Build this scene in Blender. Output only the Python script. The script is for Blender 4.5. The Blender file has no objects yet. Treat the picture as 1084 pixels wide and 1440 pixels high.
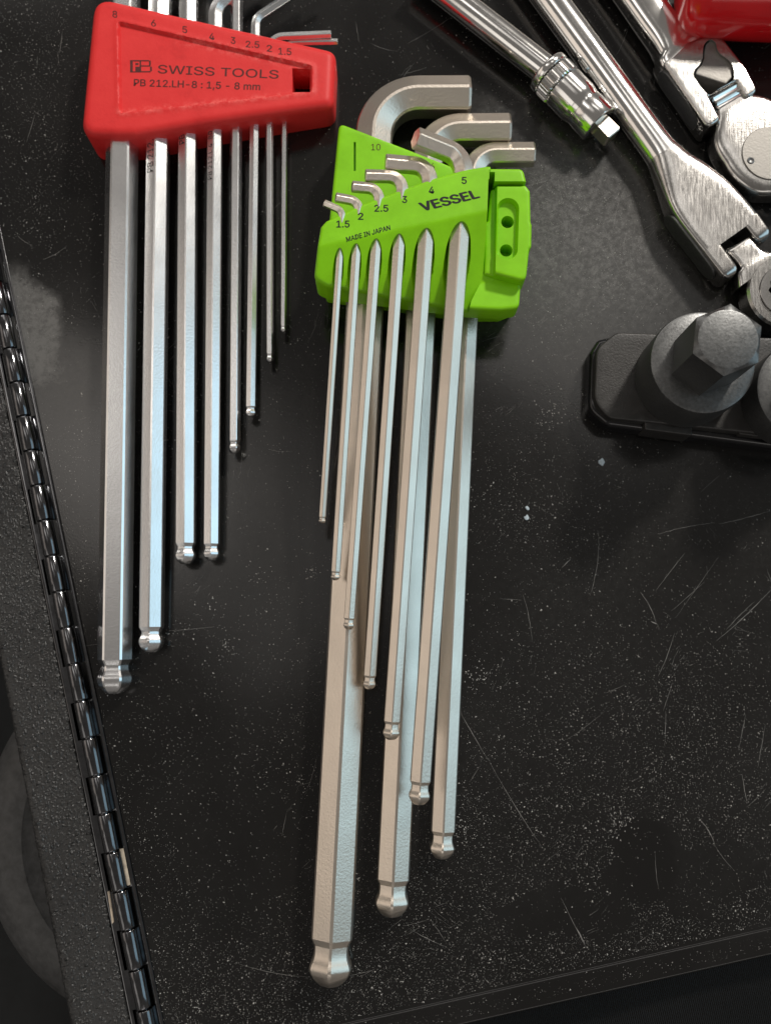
import bpy, bmesh, math, random
import numpy as np
from mathutils import Vector, Matrix
from mathutils.geometry import delaunay_2d_cdt

random.seed(7); np.random.seed(7)
SC = bpy.context.scene
COL = SC.collection
S = 0.001                                   # everything is authored in millimetres

# ------------------------------------------------------------------ camera
F_PX, TILT, H = 1400.0, math.radians(8.0), 266.0
cam_d = bpy.data.cameras.new("camera")
cam = bpy.data.objects.new("camera", cam_d); COL.objects.link(cam)
cam_d.sensor_fit = 'VERTICAL'; cam_d.sensor_height = 24.0
cam_d.lens = F_PX / 1440.0 * 24.0
cam.location = (0, 0, H * S); cam.rotation_euler = (TILT, 0, 0)
cam_d.clip_start = 0.005; cam_d.clip_end = 50
cam_d.dof.use_dof = True; cam_d.dof.focus_distance = 0.254
cam_d.dof.aperture_fstop = (cam_d.lens / 2.0)          # about a 2 mm pupil, a phone's
SC.camera = cam

# ------------------------------------------------------------------ world, lamps, exposure
W = bpy.data.worlds.new("World"); SC.world = W; W.use_nodes = True
bg = W.node_tree.nodes["Background"]
bg.inputs[0].default_value = (1.0, 0.93, 0.86, 1); bg.inputs[1].default_value = 0.17
SC.view_settings.view_transform = 'Standard'; SC.view_settings.look = 'None'
SC.view_settings.exposure = 0.0; SC.view_settings.gamma = 1.0


def lamp(name, d, dist, sx, sy, radiance, color, shape='RECTANGLE', centre=(0, 0.03, 0)):
    l = bpy.data.lights.new(name, 'AREA'); l.shape = shape; l.size = sx; l.size_y = sy
    area = sx * sy * (math.pi / 4 if shape in ('DISK', 'ELLIPSE') else 1)
    l.energy = radiance * math.pi * area; l.color = color
    o = bpy.data.objects.new(name, l); COL.objects.link(o)
    v = Vector(d).normalized()
    o.location = Vector(centre) + v * dist
    o.rotation_euler = (-v).to_track_quat('-Z', 'Y').to_euler()
    return o


lamp("ceiling_lamp", (0.55, 0.85, 0.84), 1.6, 0.17, 0.17, 265, (1.0, 0.94, 0.86), 'DISK')
lamp("overhead_panel", (0.20, 0.44, 1.0), 2.0, 0.50, 0.26, 1.6, (1.0, 0.96, 0.91))
lamp("overhead_panel", (-0.36, 0.28, 1.0), 2.0, 0.34, 0.50, 1.8, (1.0, 0.93, 0.86))
lamp("fill_panel", (-0.9, -0.75, 1.0), 2.0, 1.0, 0.8, 0.95, (1.0, 0.93, 0.85))  # unseen fill panel, added to lighten the holders' front faces
lamp("fill_panel", (0.25, -1.0, 0.9), 2.0, 1.2, 0.6, 1.25, (1.0, 0.95, 0.90))  # another added fill, from the near side, for the same faces
lamp("fill_panel", (-0.15, 1.0, 0.75), 2.0, 1.3, 0.6, 1.9, (1.0, 0.95, 0.90))  # added broad fill from the far side, no lamp seen there
lamp("overhead_panel", (-0.20, 0.24, 1.0), 2.0, 0.46, 0.74, 0.50, (1.0, 0.95, 0.90))  # added overhead to brighten the upper face of the thickest steel key
lamp("window_light", (1.0, 0.02, 0.62), 1.8, 1.2, 1.1, 1.35, (0.52, 0.82, 1.0))
lamp("side_light", (-1.0, 0.05, 0.62), 1.9, 1.2, 0.9, 0.80, (1.0, 0.86, 0.74))

# ------------------------------------------------------------------ pixel <-> world
CT, ST = math.cos(TILT), math.sin(TILT)


def P(px, py, z=0.0):
    x, y = (px - 542.0) / F_PX, -(py - 720.0) / F_PX
    Y = y * CT + ST; Z = y * ST - CT
    s = (z - H) / Z
    return Vector((x * s, Y * s, z))


def PV(px, py, z):
    x, y = (px - 542.0) / F_PX, -(py - 720.0) / F_PX
    s = (z - H) / (y * ST - CT)
    return x * s, (y * CT + ST) * s


def P2(px, py, z=0.0):
    p = P(px, py, z); return (p.x, p.y)


# ------------------------------------------------------------------ materials
def newmat(name):
    m = bpy.data.materials.new(name); m.use_nodes = True
    nt = m.node_tree; b = nt.nodes["Principled BSDF"]
    return m, nt, b


def N(nt, t, **kw):
    n = nt.nodes.new(t)
    for k, v in kw.items(): setattr(n, k, v)
    return n


def noise(nt, scale, detail=4, rough=0.6, vec=None, stretch=None):
    tc = N(nt, 'ShaderNodeTexCoord')
    src = tc.outputs['Object']
    if stretch:
        mp = N(nt, 'ShaderNodeMapping'); mp.inputs['Scale'].default_value = stretch[0]
        mp.inputs['Rotation'].default_value = stretch[1]
        nt.links.new(src, mp.inputs['Vector']); src = mp.outputs[0]
    n = N(nt, 'ShaderNodeTexNoise'); n.inputs['Scale'].default_value = scale
    n.inputs['Detail'].default_value = detail; n.inputs['Roughness'].default_value = rough
    nt.links.new(src, n.inputs['Vector'])
    return n


def ramp(nt, fac, stops):
    r = N(nt, 'ShaderNodeValToRGB')
    els = r.color_ramp.elements
    els[0].position, els[0].color = stops[0][0], (*stops[0][1], 1)
    els[1].position, els[1].color = stops[-1][0], (*stops[-1][1], 1)
    for p, c in stops[1:-1]:
        e = els.new(p); e.color = (*c, 1)
    nt.links.new(fac, r.inputs[0]); return r


def g3(v): return (v, v, v)


def bump(nt, b, src, strength, dist, prev=None):
    n = N(nt, 'ShaderNodeBump'); n.inputs['Strength'].default_value = strength
    n.inputs['Distance'].default_value = dist
    nt.links.new(src, n.inputs['Height'])
    if prev: nt.links.new(prev.outputs[0], n.inputs['Normal'])
    nt.links.new(n.outputs[0], b.inputs['Normal']); return n


def metal(name, col, rough, grain, gscale=2600, rvar=0.08, dirt=0.12):
    m, nt, b = newmat(name)
    b.inputs['Metallic'].default_value = 1.0
    n1 = noise(nt, 90, 2, 0.5)
    c = ramp(nt, n1.outputs[0], [(0.2, tuple(x * (1 - dirt) for x in col)), (0.8, col)])
    nt.links.new(c.outputs[0], b.inputs['Base Color'])
    r = ramp(nt, n1.outputs[0], [(0.2, g3(rough + rvar)), (0.8, g3(max(0.03, rough - rvar)))])
    nt.links.new(r.outputs[0], b.inputs['Roughness'])
    n2 = noise(nt, gscale, 2, 0.6)
    bump(nt, b, n2.outputs[0], grain, 0.0001)
    return m


def plain(name, col, rough, spec=0.5, var=0.12, scale=200, bstr=0.0, bscale=1500, metallic=0.0):
    m, nt, b = newmat(name)
    n1 = noise(nt, scale, 6, 0.65)
    c = ramp(nt, n1.outputs[0], [(0.32, tuple(x * (1 - var) for x in col)), (0.68, tuple(min(1, x * (1 + var)) for x in col))])
    nt.links.new(c.outputs[0], b.inputs['Base Color'])
    r = ramp(nt, n1.outputs[0], [(0.3, g3(rough * 0.88)), (0.7, g3(min(1, rough * 1.12)))])
    nt.links.new(r.outputs[0], b.inputs['Roughness'])
    b.inputs['Specular IOR Level'].default_value = spec
    b.inputs['Metallic'].default_value = metallic
    if bstr:
        n2 = noise(nt, bscale, 3, 0.6); bump(nt, b, n2.outputs[0], bstr, 0.0001)
    return m


def mat_scuffed():
    m, nt, b = newmat('scuffed_chrome'); b.inputs['Metallic'].default_value = 1.0
    n1 = noise(nt, 150, 6, 0.7)
    c = ramp(nt, n1.outputs[0], [(0.25, (0.38, 0.368, 0.35)), (0.70, (0.56, 0.548, 0.53))])
    nt.links.new(c.outputs[0], b.inputs['Base Color'])
    n2 = noise(nt, 1.0, 4, 0.75, stretch=((2600, 260, 600), (0, 0, math.radians(-52))))
    n3 = noise(nt, 1.0, 3, 0.7, stretch=((300, 2600, 600), (0, 0, math.radians(-28))))
    r = ramp(nt, n2.outputs[0], [(0.3, g3(0.12)), (0.7, g3(0.27))])
    nt.links.new(r.outputs[0], b.inputs['Roughness'])
    b1 = bump(nt, b, n2.outputs[0], 0.17, 0.0001); bump(nt, b, n3.outputs[0], 0.13, 0.0001, b1)
    return m


M = {}
M['steel'] = metal('bright_steel', (0.82, 0.82, 0.82), 0.24, 0.18, 1900, 0.03, 0.06)
M['nickel'] = metal('satin_nickel', (0.74, 0.67, 0.585), 0.34, 0.48, 1700, 0.03, 0.08)
M['chrome'] = metal('polished_chrome', (0.80, 0.79, 0.77), 0.13, 0.06, 900, 0.05, 0.08)
M['satin'] = mat_scuffed()
M['darkmetal'] = plain('grey_plate', (0.20, 0.19, 0.175), 0.42, 0.5, 0.12, 700, 0.3, 1600, 0.5)
M['oxide'] = plain('black_oxide', (0.132, 0.134, 0.134), 0.36, 0.5, 0.20, 1300, 0.35, 1500, 0.82)
M['ink'] = plain('dark_ink', (0.012, 0.012, 0.012), 0.6, 0.3, 0.1)
M['redink'] = plain('brown_ink', (0.085, 0.016, 0.014), 0.6, 0.3, 0.3, 900)
M['engrave'] = plain('engraving', (0.03, 0.03, 0.032), 0.6, 0.3, 0.2)
M['green'] = plain('green_plastic', (0.225, 0.58, 0.003), 0.42, 0.32, 0.11, 90, 0.16, 1200)
M['redhandle'] = plain('red_gloss_plastic', (0.62, 0.008, 0.012), 0.16, 0.5, 0.1, 60, 0.05, 400)
M['blackplastic'] = plain('black_plastic', (0.022, 0.021, 0.020), 0.42, 0.5, 0.3, 300, 0.7, 1800)
M['reflection'] = plain('pale_reflection', (0.55, 0.47, 0.37), 0.45, 0.5, 0.3, 500, 0.3, 1200, 0.3)  # beige of a reflection, put into the colour
M['gloss'] = plain('black_gloss_plastic', (0.007, 0.007, 0.008), 0.15, 0.5, 0.2, 300, 0.10, 700)
M['hinge'] = plain('black_nickel_plating', (0.13, 0.132, 0.138), 0.12, 0.5, 0.25, 300, 0.12, 700, 1.0)
M['flake'] = plain('pale_paint', (0.40, 0.47, 0.52), 0.6, 0.4, 0.2, 2000)
M['dust'] = plain('dust_grain', (0.46, 0.45, 0.43), 0.7, 0.4, 0.5, 120)
M['scratch'] = plain('scratched_paint', (0.185, 0.18, 0.172), 0.45, 0.5, 0.6, 160)
M['darkfloor'] = plain('dark_floor', (0.006, 0.008, 0.009), 0.22, 0.5, 0.3, 60, 0.1, 300)


def mat_red():
    m, nt, b = newmat('red_rubberised_plastic')
    n1 = noise(nt, 90, 6, 0.7); n3 = noise(nt, 1100, 3, 0.7)
    c = ramp(nt, n1.outputs[0], [(0.25, (0.56, 0.018, 0.018)), (0.45, (0.67, 0.026, 0.026)), (0.75, (0.72, 0.036, 0.034))])
    nt.links.new(c.outputs[0], b.inputs['Base Color'])
    b.inputs['Roughness'].default_value = 0.5; b.inputs['Specular IOR Level'].default_value = 0.3
    bump(nt, b, n3.outputs[0], 0.5, 0.0001)
    # rubbed, paler rim of the recessed panel
    at = N(nt, 'ShaderNodeAttribute'); at.attribute_name = 'rub'
    n4 = noise(nt, 520, 4, 0.75); r4 = ramp(nt, n4.outputs[0], [(0.44, g3(0.0)), (0.60, g3(0.85))])
    mu = N(nt, 'ShaderNodeMath', operation='MULTIPLY'); nt.links.new(at.outputs['Fac'], mu.inputs[0]); nt.links.new(r4.outputs[0], mu.inputs[1])
    mx = N(nt, 'ShaderNodeMix', data_type='RGBA'); nt.links.new(mu.outputs[0], mx.inputs['Factor']); nt.links.new(c.outputs[0], mx.inputs['A'])
    mx.inputs['B'].default_value = (0.80, 0.13, 0.115, 1); nt.links.new(mx.outputs['Result'], b.inputs['Base Color'])
    return m


def mat_tray():
    m, nt, b = newmat('black_enamel_sheet')
    n1 = noise(nt, 16, 6, 0.62); n2 = noise(nt, 620, 6, 0.85); n3 = noise(nt, 7, 3, 0.5); n4 = noise(nt, 2600, 2, 0.5)
    # greasy smear beside the hinge: a hazy layer with its own outline; lamp glare painted alike
    tc = N(nt, 'ShaderNodeTexCoord'); nd = noise(nt, 60, 4, 0.6)
    mx = N(nt, 'ShaderNodeVectorMath', operation='MULTIPLY_ADD'); mx.inputs[1].default_value = (0.016, 0.016, 0.0)
    geo = N(nt, 'ShaderNodeNewGeometry')
    nt.links.new(nd.outputs['Color'], mx.inputs[0]); nt.links.new(geo.outputs['Position'], mx.inputs[2])

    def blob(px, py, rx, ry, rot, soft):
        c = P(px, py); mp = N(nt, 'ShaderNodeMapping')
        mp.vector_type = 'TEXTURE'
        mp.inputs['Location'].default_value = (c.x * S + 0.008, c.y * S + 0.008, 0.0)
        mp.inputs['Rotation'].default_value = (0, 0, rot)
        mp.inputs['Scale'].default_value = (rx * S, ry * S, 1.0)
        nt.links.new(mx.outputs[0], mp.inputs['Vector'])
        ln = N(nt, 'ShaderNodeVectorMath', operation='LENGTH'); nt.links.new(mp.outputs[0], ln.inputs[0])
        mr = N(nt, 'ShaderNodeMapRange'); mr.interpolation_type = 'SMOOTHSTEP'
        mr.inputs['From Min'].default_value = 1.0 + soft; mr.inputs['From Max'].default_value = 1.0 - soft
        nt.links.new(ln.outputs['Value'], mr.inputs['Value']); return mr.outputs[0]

    def mathn(op, a, bb):
        q = N(nt, 'ShaderNodeMath', operation=op)
        for i, v in enumerate((a, bb)):
            if isinstance(v, (int, float)): q.inputs[i].default_value = v
            else: nt.links.new(v, q.inputs[i])
        return q.outputs[0]
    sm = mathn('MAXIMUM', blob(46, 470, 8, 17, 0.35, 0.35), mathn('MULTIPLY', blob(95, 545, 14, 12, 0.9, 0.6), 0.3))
    lamp_glare = mathn('MAXIMUM', blob(800, 345, 36, 27, -0.55, 0.85), mathn('MULTIPLY', blob(690, 200, 16, 12, 0.6, 0.8), 0.6))  # ceiling lamp's glare painted as pale haze on the scuffed enamel
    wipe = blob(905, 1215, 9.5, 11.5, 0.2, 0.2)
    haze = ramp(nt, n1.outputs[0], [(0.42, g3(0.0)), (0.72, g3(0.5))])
    film_glare = mathn('ADD', mathn('MULTIPLY', sm, 1.0), mathn('MULTIPLY', lamp_glare, 0.52))  # greasy smear plus the painted lamp glare
    film_glare = mathn('ADD', film_glare, mathn('MULTIPLY', haze.outputs[0], 0.16))
    film_glare = mathn('ADD', film_glare, mathn('MULTIPLY', blob(850, 830, 48, 62, 0.1, 0.9), 0.06))
    film_glare = mathn('MULTIPLY', film_glare, mathn('SUBTRACT', 1.0, mathn('MULTIPLY', wipe, 0.75)))
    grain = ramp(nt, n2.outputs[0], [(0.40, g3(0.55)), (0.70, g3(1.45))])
    film_glare = mathn('MULTIPLY', film_glare, grain.outputs[0])
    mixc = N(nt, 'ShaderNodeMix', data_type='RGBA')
    nt.links.new(film_glare, mixc.inputs['Factor'])
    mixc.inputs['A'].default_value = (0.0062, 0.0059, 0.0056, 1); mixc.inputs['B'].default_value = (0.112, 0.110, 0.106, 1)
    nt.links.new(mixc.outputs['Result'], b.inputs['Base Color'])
    rr = N(nt, 'ShaderNodeMapRange'); nt.links.new(film_glare, rr.inputs['Value'])
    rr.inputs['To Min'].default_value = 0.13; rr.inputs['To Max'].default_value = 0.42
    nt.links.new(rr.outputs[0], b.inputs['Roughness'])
    b1 = bump(nt, b, n3.outputs[0], 0.35, 0.002)
    bump(nt, b, n4.outputs[0], 0.10, 0.0001, b1)
    return m


def mat_texture():
    m, nt, b = newmat('black_powder_coat')
    n1 = noise(nt, 1700, 3, 0.75); n2 = noise(nt, 40, 4, 0.6)
    c = ramp(nt, n2.outputs[0], [(0.3, g3(0.012)), (0.7, g3(0.026))])
    nt.links.new(c.outputs[0], b.inputs['Base Color'])
    b.inputs['Roughness'].default_value = 0.24
    b.inputs['Specular IOR Level'].default_value = 0.55
    bump(nt, b, n1.outputs[0], 0.6, 0.0004); return m


def mat_cloth():
    m, nt, b = newmat('black_ribbed_cloth')
    tc = N(nt, 'ShaderNodeTexCoord'); w = N(nt, 'ShaderNodeTexWave')
    mp = N(nt, 'ShaderNodeMapping'); mp.inputs['Rotation'].default_value = (0, 0, math.radians(-12))
    nt.links.new(tc.outputs['Object'], mp.inputs[0]); nt.links.new(mp.outputs[0], w.inputs[0])
    w.inputs['Scale'].default_value = 600; w.inputs['Distortion'].default_value = 0.6
    n = noise(nt, 30, 5); c = ramp(nt, n.outputs[0], [(0.3, (0.003, 0.003, 0.003)), (0.7, (0.009, 0.0085, 0.0085))])
    nt.links.new(c.outputs[0], b.inputs['Base Color']); b.inputs['Roughness'].default_value = 0.6; b.inputs['Specular IOR Level'].default_value = 0.3
    bump(nt, b, w.outputs['Fac'], 1.0, 0.0007); return m


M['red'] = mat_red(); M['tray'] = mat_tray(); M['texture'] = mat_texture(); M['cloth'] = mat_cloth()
M['disc'] = plain('grey_rubber', (0.066, 0.067, 0.068), 0.5, 0.4, 0.35, 400, 0.8, 1500)


# ------------------------------------------------------------------ object helpers
def link_mesh(name, verts, faces, mat, parent=None, sharp=32, smooth=True):
    V = np.array([tuple(v) for v in verts], float)
    c = np.array([(V[:, 0].min() + V[:, 0].max()) / 2, (V[:, 1].min() + V[:, 1].max()) / 2, V[:, 2].min()])
    if parent is not None:                     # a part's verts are stored relative to its own origin too
        pass
    me = bpy.data.meshes.new(name)
    me.from_pydata([tuple((v - c) * S) for v in V], [], [tuple(f) for f in faces])
    me.validate()
    bm = bmesh.new(); bm.from_mesh(me); bmesh.ops.recalc_face_normals(bm, faces=bm.faces); bm.to_mesh(me); bm.free()
    if smooth:
        me.shade_smooth()
        me.set_sharp_from_angle(angle=math.radians(sharp))
    me.materials.append(mat)
    o = bpy.data.objects.new(name, me); COL.objects.link(o)
    o.location = Vector(c) * S
    if parent is not None:
        o.parent = parent
        o.matrix_parent_inverse = Matrix.Translation(WORLD_LOC[parent.name]).inverted()
    WORLD_LOC[o.name] = Vector(c) * S
    return o


WORLD_LOC = {}


def tag(o, label=None, cat=None, group=None, kind=None):
    if label: o['label'] = label
    if cat: o['category'] = cat
    if group: o['group'] = group
    if kind: o['kind'] = kind
    return o


def empty(name, loc, label, cat, group=None):
    o = bpy.data.objects.new(name, None); COL.objects.link(o)
    o.location = Vector(loc) * S; o.empty_display_size = 0.01
    WORLD_LOC[o.name] = Vector(loc) * S
    return tag(o, label, cat, group)


def sdf(pts, poly):
    """signed distance to a closed polygon, negative inside"""
    p = np.asarray(pts, float); q = np.asarray(poly, float); r = np.roll(q, -1, 0)
    best = np.full(len(p), 1e18); inside = np.zeros(len(p), bool)
    for a, b in zip(q, r):
        e = b - a; w = p - a
        t = np.clip((w @ e) / max(1e-12, e @ e), 0, 1)
        d = w - t[:, None] * e
        best = np.minimum(best, (d * d).sum(1))
        c = ((a[1] > p[:, 1]) != (b[1] > p[:, 1]))
        with np.errstate(divide='ignore', invalid='ignore'):
            xx = (b[0] - a[0]) * (p[:, 1] - a[1]) / (b[1] - a[1]) + a[0]
        inside ^= c & (p[:, 0] < xx)
    d = np.sqrt(best)
    return np.where(inside, -d, d)


def rounded(corners, radii, seg=7):
    """rounded polygon from world xy corners"""
    n = len(corners); out = []
    if isinstance(radii, (int, float)): radii = [radii] * n
    for i in range(n):
        p = Vector(corners[i]); a = Vector(corners[i - 1]); b = Vector(corners[(i + 1) % n]); r = radii[i]
        u = (a - p); v = (b - p); lu, lv = u.length, v.length; u /= lu; v /= lv
        ang = math.acos(max(-1, min(1, u.dot(v))))
        if r <= 0 or ang > 3.1: out.append(tuple(p)); continue
        t = min(r / math.tan(ang / 2), lu * 0.49, lv * 0.49)
        for k in range(seg + 1):
            s = k / seg
            q = p + u * t * (1 - s) ** 2 + v * t * s ** 2
            out.append(tuple(q))
    return out


def smooth_poly(pts, n=6):
    v = np.array(pts, float); m = len(v); out = []
    for i in range(m):
        p0, p1, p2, p3 = v[i - 1], v[i], v[(i + 1) % m], v[(i + 2) % m]
        for k in range(n):
            t = k / n
            out.append(tuple(0.5 * ((2 * p1) + (p2 - p0) * t + (2 * p0 - 5 * p1 + 4 * p2 - p3) * t * t + (3 * p1 - p0 - 3 * p2 + p3) * t ** 3)))
    return out


def dense(poly, step):
    out = []
    for i in range(len(poly)):
        a = np.array(poly[i]); b = np.array(poly[(i + 1) % len(poly)])
        n = max(1, int(np.linalg.norm(b - a) / step))
        for k in range(n): out.append(tuple(a + (b - a) * k / n))
    return out


def offset_poly(poly, d):
    q = np.asarray(poly, float); area = 0.5 * np.sum(q[:, 0] * np.roll(q[:, 1], -1) - np.roll(q[:, 0], -1) * q[:, 1])
    sgn = 1 if area > 0 else -1
    e = np.roll(q, -1, 0) - np.roll(q, 1, 0); e /= np.maximum(1e-9, np.linalg.norm(e, axis=1))[:, None]
    nrm = np.stack([-e[:, 1], e[:, 0]], 1) * sgn
    return q + nrm * d


def relief(name, outline, step, top, zbot, mat, parent=None, r=1.0, loops=(), sharp=34, lines=(), ostep=None, holes=()):
    """a solid whose top is a height field over any outline; top(xy)->z, edges rounded by r"""
    out = dense(outline, ostep or step)
    area = sum(out[i][0] * out[(i + 1) % len(out)][1] - out[(i + 1) % len(out)][0] * out[i][1] for i in range(len(out)))
    if area < 0: out = out[::-1]
    pts = list(out); edges = [(i, (i + 1) % len(out)) for i in range(len(out))]
    rings = [r * f for f in (0.035, 0.13, 0.29, 0.5, 0.75, 1.0)] if r > 0 else []
    for d in rings:
        q = offset_poly(out, d); s = sdf(q, out)
        pts += [tuple(v) for v, dd in zip(q, s) if dd < -d * 0.93]
    for lp in loops:
        b0 = len(pts); lp = dense(lp, step); s = sdf(lp, out)
        if (s < -0.02).all():
            pts += lp; edges += [(b0 + i, b0 + (i + 1) % len(lp)) for i in range(len(lp))]
        else:
            keep = [i for i in range(len(lp)) if s[i] < -0.12]; idx = {}
            for i in keep: idx[i] = len(pts); pts.append(lp[i])
            for i in keep:
                j = (i + 1) % len(lp)
                if j in idx: edges.append((idx[i], idx[j]))
    O = np.array(out); x0, y0 = O.min(0); x1, y1 = O.max(0)
    gx, gy = np.meshgrid(np.arange(x0, x1, step), np.arange(y0, y1, step * 0.866))
    gx = gx + (np.arange(gx.shape[0]) % 2)[:, None] * step * 0.5
    G = np.stack([gx.ravel(), gy.ravel()], 1)
    G = G[sdf(G, out) < -(r * 1.02 + step * 0.3)]
    pts += [tuple(v) for v in G]
    vco, _, fcs, *_ = delaunay_2d_cdt([Vector(p) for p in pts], edges, [], 1, 1e-5)
    xy = np.array([tuple(v) for v in vco]); d = np.maximum(0, -sdf(xy, out))
    z = top(xy)
    if r > 0:
        q = np.clip(1 - d / r, 0, 1)
        z = z - np.where(d < r, r * (1 - np.sqrt(np.clip(1 - q * q, 0, 1))), 0)
    z = np.maximum(z, zbot + 0.2)
    verts = [(a[0], a[1], b) for a, b in zip(xy, z)]; faces = [tuple(f) for f in fcs]
    if holes:
        cen = np.array([xy[list(f)].mean(0) for f in faces]); keep = np.ones(len(faces), bool)
        for hpoly in holes: keep &= sdf(cen, hpoly) > 0
        faces = [f for f, k in zip(faces, keep) if k]
        used = sorted({v for f in faces for v in f}); mp_ = {v: i for i, v in enumerate(used)}
        faces = [tuple(mp_[v] for v in f) for f in faces]; verts = [verts[v] for v in used]; nv = len(verts)
        cn = {}
        for f in faces:
            for i in range(len(f)):
                a, b = f[i], f[(i + 1) % len(f)]; cn.setdefault((min(a, b), max(a, b)), []).append((a, b))
        verts = verts + [(v[0], v[1], zbot) for v in verts]
        faces = faces + [tuple(v + nv for v in f[::-1]) for f in faces] + [(e[0][1], e[0][0], e[0][0] + nv, e[0][1] + nv) for e in cn.values() if len(e) == 1]
        return link_mesh(name, verts, faces, mat, parent, sharp)
    cnt = {}
    for f in faces:
        for i in range(len(f)):
            a, b = f[i], f[(i + 1) % len(f)]
            k = (min(a, b), max(a, b)); cnt.setdefault(k, []).append((a, b))
    bd = [v[0] for v in cnt.values() if len(v) == 1]
    low = {}
    for a, b in bd:
        for v in (a, b):
            if v not in low: low[v] = len(verts); verts.append((xy[v][0], xy[v][1], zbot))
    for a, b in bd: faces.append((b, a, low[a], low[b]))
    nxt = {a: b for a, b in bd}; st = bd[0][0]; loop = [st]; k = nxt[st]
    while k != st and len(loop) < 20000: loop.append(k); k = nxt.get(k, st)
    faces.append(tuple(low[v] for v in loop[::-1]))
    return link_mesh(name, verts, faces, mat, parent, sharp)


def catmull(vals, n):
    v = np.asarray(vals, float); out = []
    m = len(v)
    for i in range(m - 1):
        p0, p1, p2, p3 = v[max(0, i - 1)], v[i], v[i + 1], v[min(m - 1, i + 2)]
        for k in range(n):
            t = k / n
            out.append(0.5 * ((2 * p1) + (p2 - p0) * t + (2 * p0 - 5 * p1 + 4 * p2 - p3) * t * t + (3 * p1 - p0 - 3 * p2 + p3) * t ** 3))
    out.append(v[-1]); return np.array(out)


def sections(name, rows, mat, parent=None, sharp=32):
    """rows: list of rings (same count) -> tube with caps"""
    n = len(rows[0]); verts = [p for r in rows for p in r]; faces = []
    for i in range(len(rows) - 1):
        for k in range(n):
            a = i * n + k; b = i * n + (k + 1) % n
            faces.append((a, b, b + n, a + n))
    faces.append(tuple(range(n))[::-1]); faces.append(tuple((len(rows) - 1) * n + k for k in range(n)))
    return link_mesh(name, verts, faces, mat, parent, sharp)


def loft(name, stations, mat, parent=None, n=40, sub=8, round_ends=(0, 0), sharp=40):
    """stations: (px, py, zc, half width, half height, exponent)"""
    st = [(*P(s[0], s[1], s[2]), s[3], s[4], s[5]) for s in stations]
    c = catmull(st, sub) if len(st) > 2 else np.array([np.array(st[0]) + (np.array(st[1]) - np.array(st[0])) * k / sub for k in range(sub + 1)])
    rows = []
    for i in range(len(c)):
        t = Vector(c[min(i + 1, len(c) - 1)][:3] - c[max(i - 1, 0)][:3]).normalized()
        up = (Vector((0, 0, 1)) - t * t.z).normalized(); sd = t.cross(up)
        o = Vector(c[i][:3]); hw, hh, ex = c[i][3:]
        rows.append((o, t, up, sd, hw, hh, ex))
    def ring(o, up, sd, hw, hh, ex):
        out = []
        for k in range(n):
            a = 2 * math.pi * (k + 0.5) / n; ca, sa = math.cos(a), math.sin(a)
            out.append(o + sd * (math.copysign(abs(ca) ** (2 / ex), ca) * hw) + up * (math.copysign(abs(sa) ** (2 / ex), sa) * hh))
        return out
    R = []
    if round_ends[0]:
        o, t, up, sd, hw, hh, ex = rows[0]; re = round_ends[0]
        for a in (88, 70, 50, 30, 12):
            q = math.radians(a); R.append(ring(o - t * re * math.sin(q), up, sd, hw - re * (1 - math.cos(q)), hh - re * (1 - math.cos(q)), ex))
    R += [ring(o, up, sd, hw, hh, ex) for o, t, up, sd, hw, hh, ex in rows]
    if round_ends[1]:
        o, t, up, sd, hw, hh, ex = rows[-1]; re = round_ends[1]
        for a in (12, 30, 50, 70, 88):
            q = math.radians(a); R.append(ring(o + t * re * math.sin(q), up, sd, hw - re * (1 - math.cos(q)), hh - re * (1 - math.cos(q)), ex))
    return sections(name, R, mat, parent, sharp)


def lathe(name, a, axis, prof, mat, parent=None, n=48, teeth=None, sharp=32, roll=0.0):
    """profile of (distance along the axis, radius); teeth(t)->depth gives a knurl"""
    a = Vector(a); t = Vector(axis).normalized()
    ref = Vector((0, 0, 1)) if abs(t.z) < 0.9 else Vector((1, 0, 0))
    u = (ref - t * ref.dot(t)).normalized(); v = t.cross(u); rows = []
    for d, r in prof:
        row = []
        for k in range(n):
            ang = 2 * math.pi * k / n + roll
            rr = r - (teeth if teeth and k % 4 >= 2 else 0)
            row.append(a + t * d + u * (math.cos(ang) * rr) + v * (math.sin(ang) * rr))
        rows.append(row)
    return sections(name, rows, mat, parent, sharp)


FONT = None
try:
    import os
    _fp = os.path.join(bpy.utils.system_resource('DATAFILES'), 'fonts', 'Inter.woff2')
    FONT = bpy.data.fonts.load(_fp) if os.path.exists(_fp) else None
except Exception:
    FONT = None


def glyphs(body, off=0.0, shear=0.0):
    cu = bpy.data.curves.new('t', 'FONT'); cu.body = body
    if FONT: cu.font = FONT
    cu.offset = off; cu.shear = shear; cu.resolution_u = 3
    ob = bpy.data.objects.new('t', cu); COL.objects.link(ob)
    dg = bpy.context.evaluated_depsgraph_get()
    me = bpy.data.meshes.new_from_object(ob.evaluated_get(dg))
    V = np.array([v.co[:2] for v in me.vertices]); Fc = [tuple(p.vertices) for p in me.polygons]
    bpy.data.objects.remove(ob); bpy.data.curves.remove(cu); bpy.data.meshes.remove(me)
    return V, Fc


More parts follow.
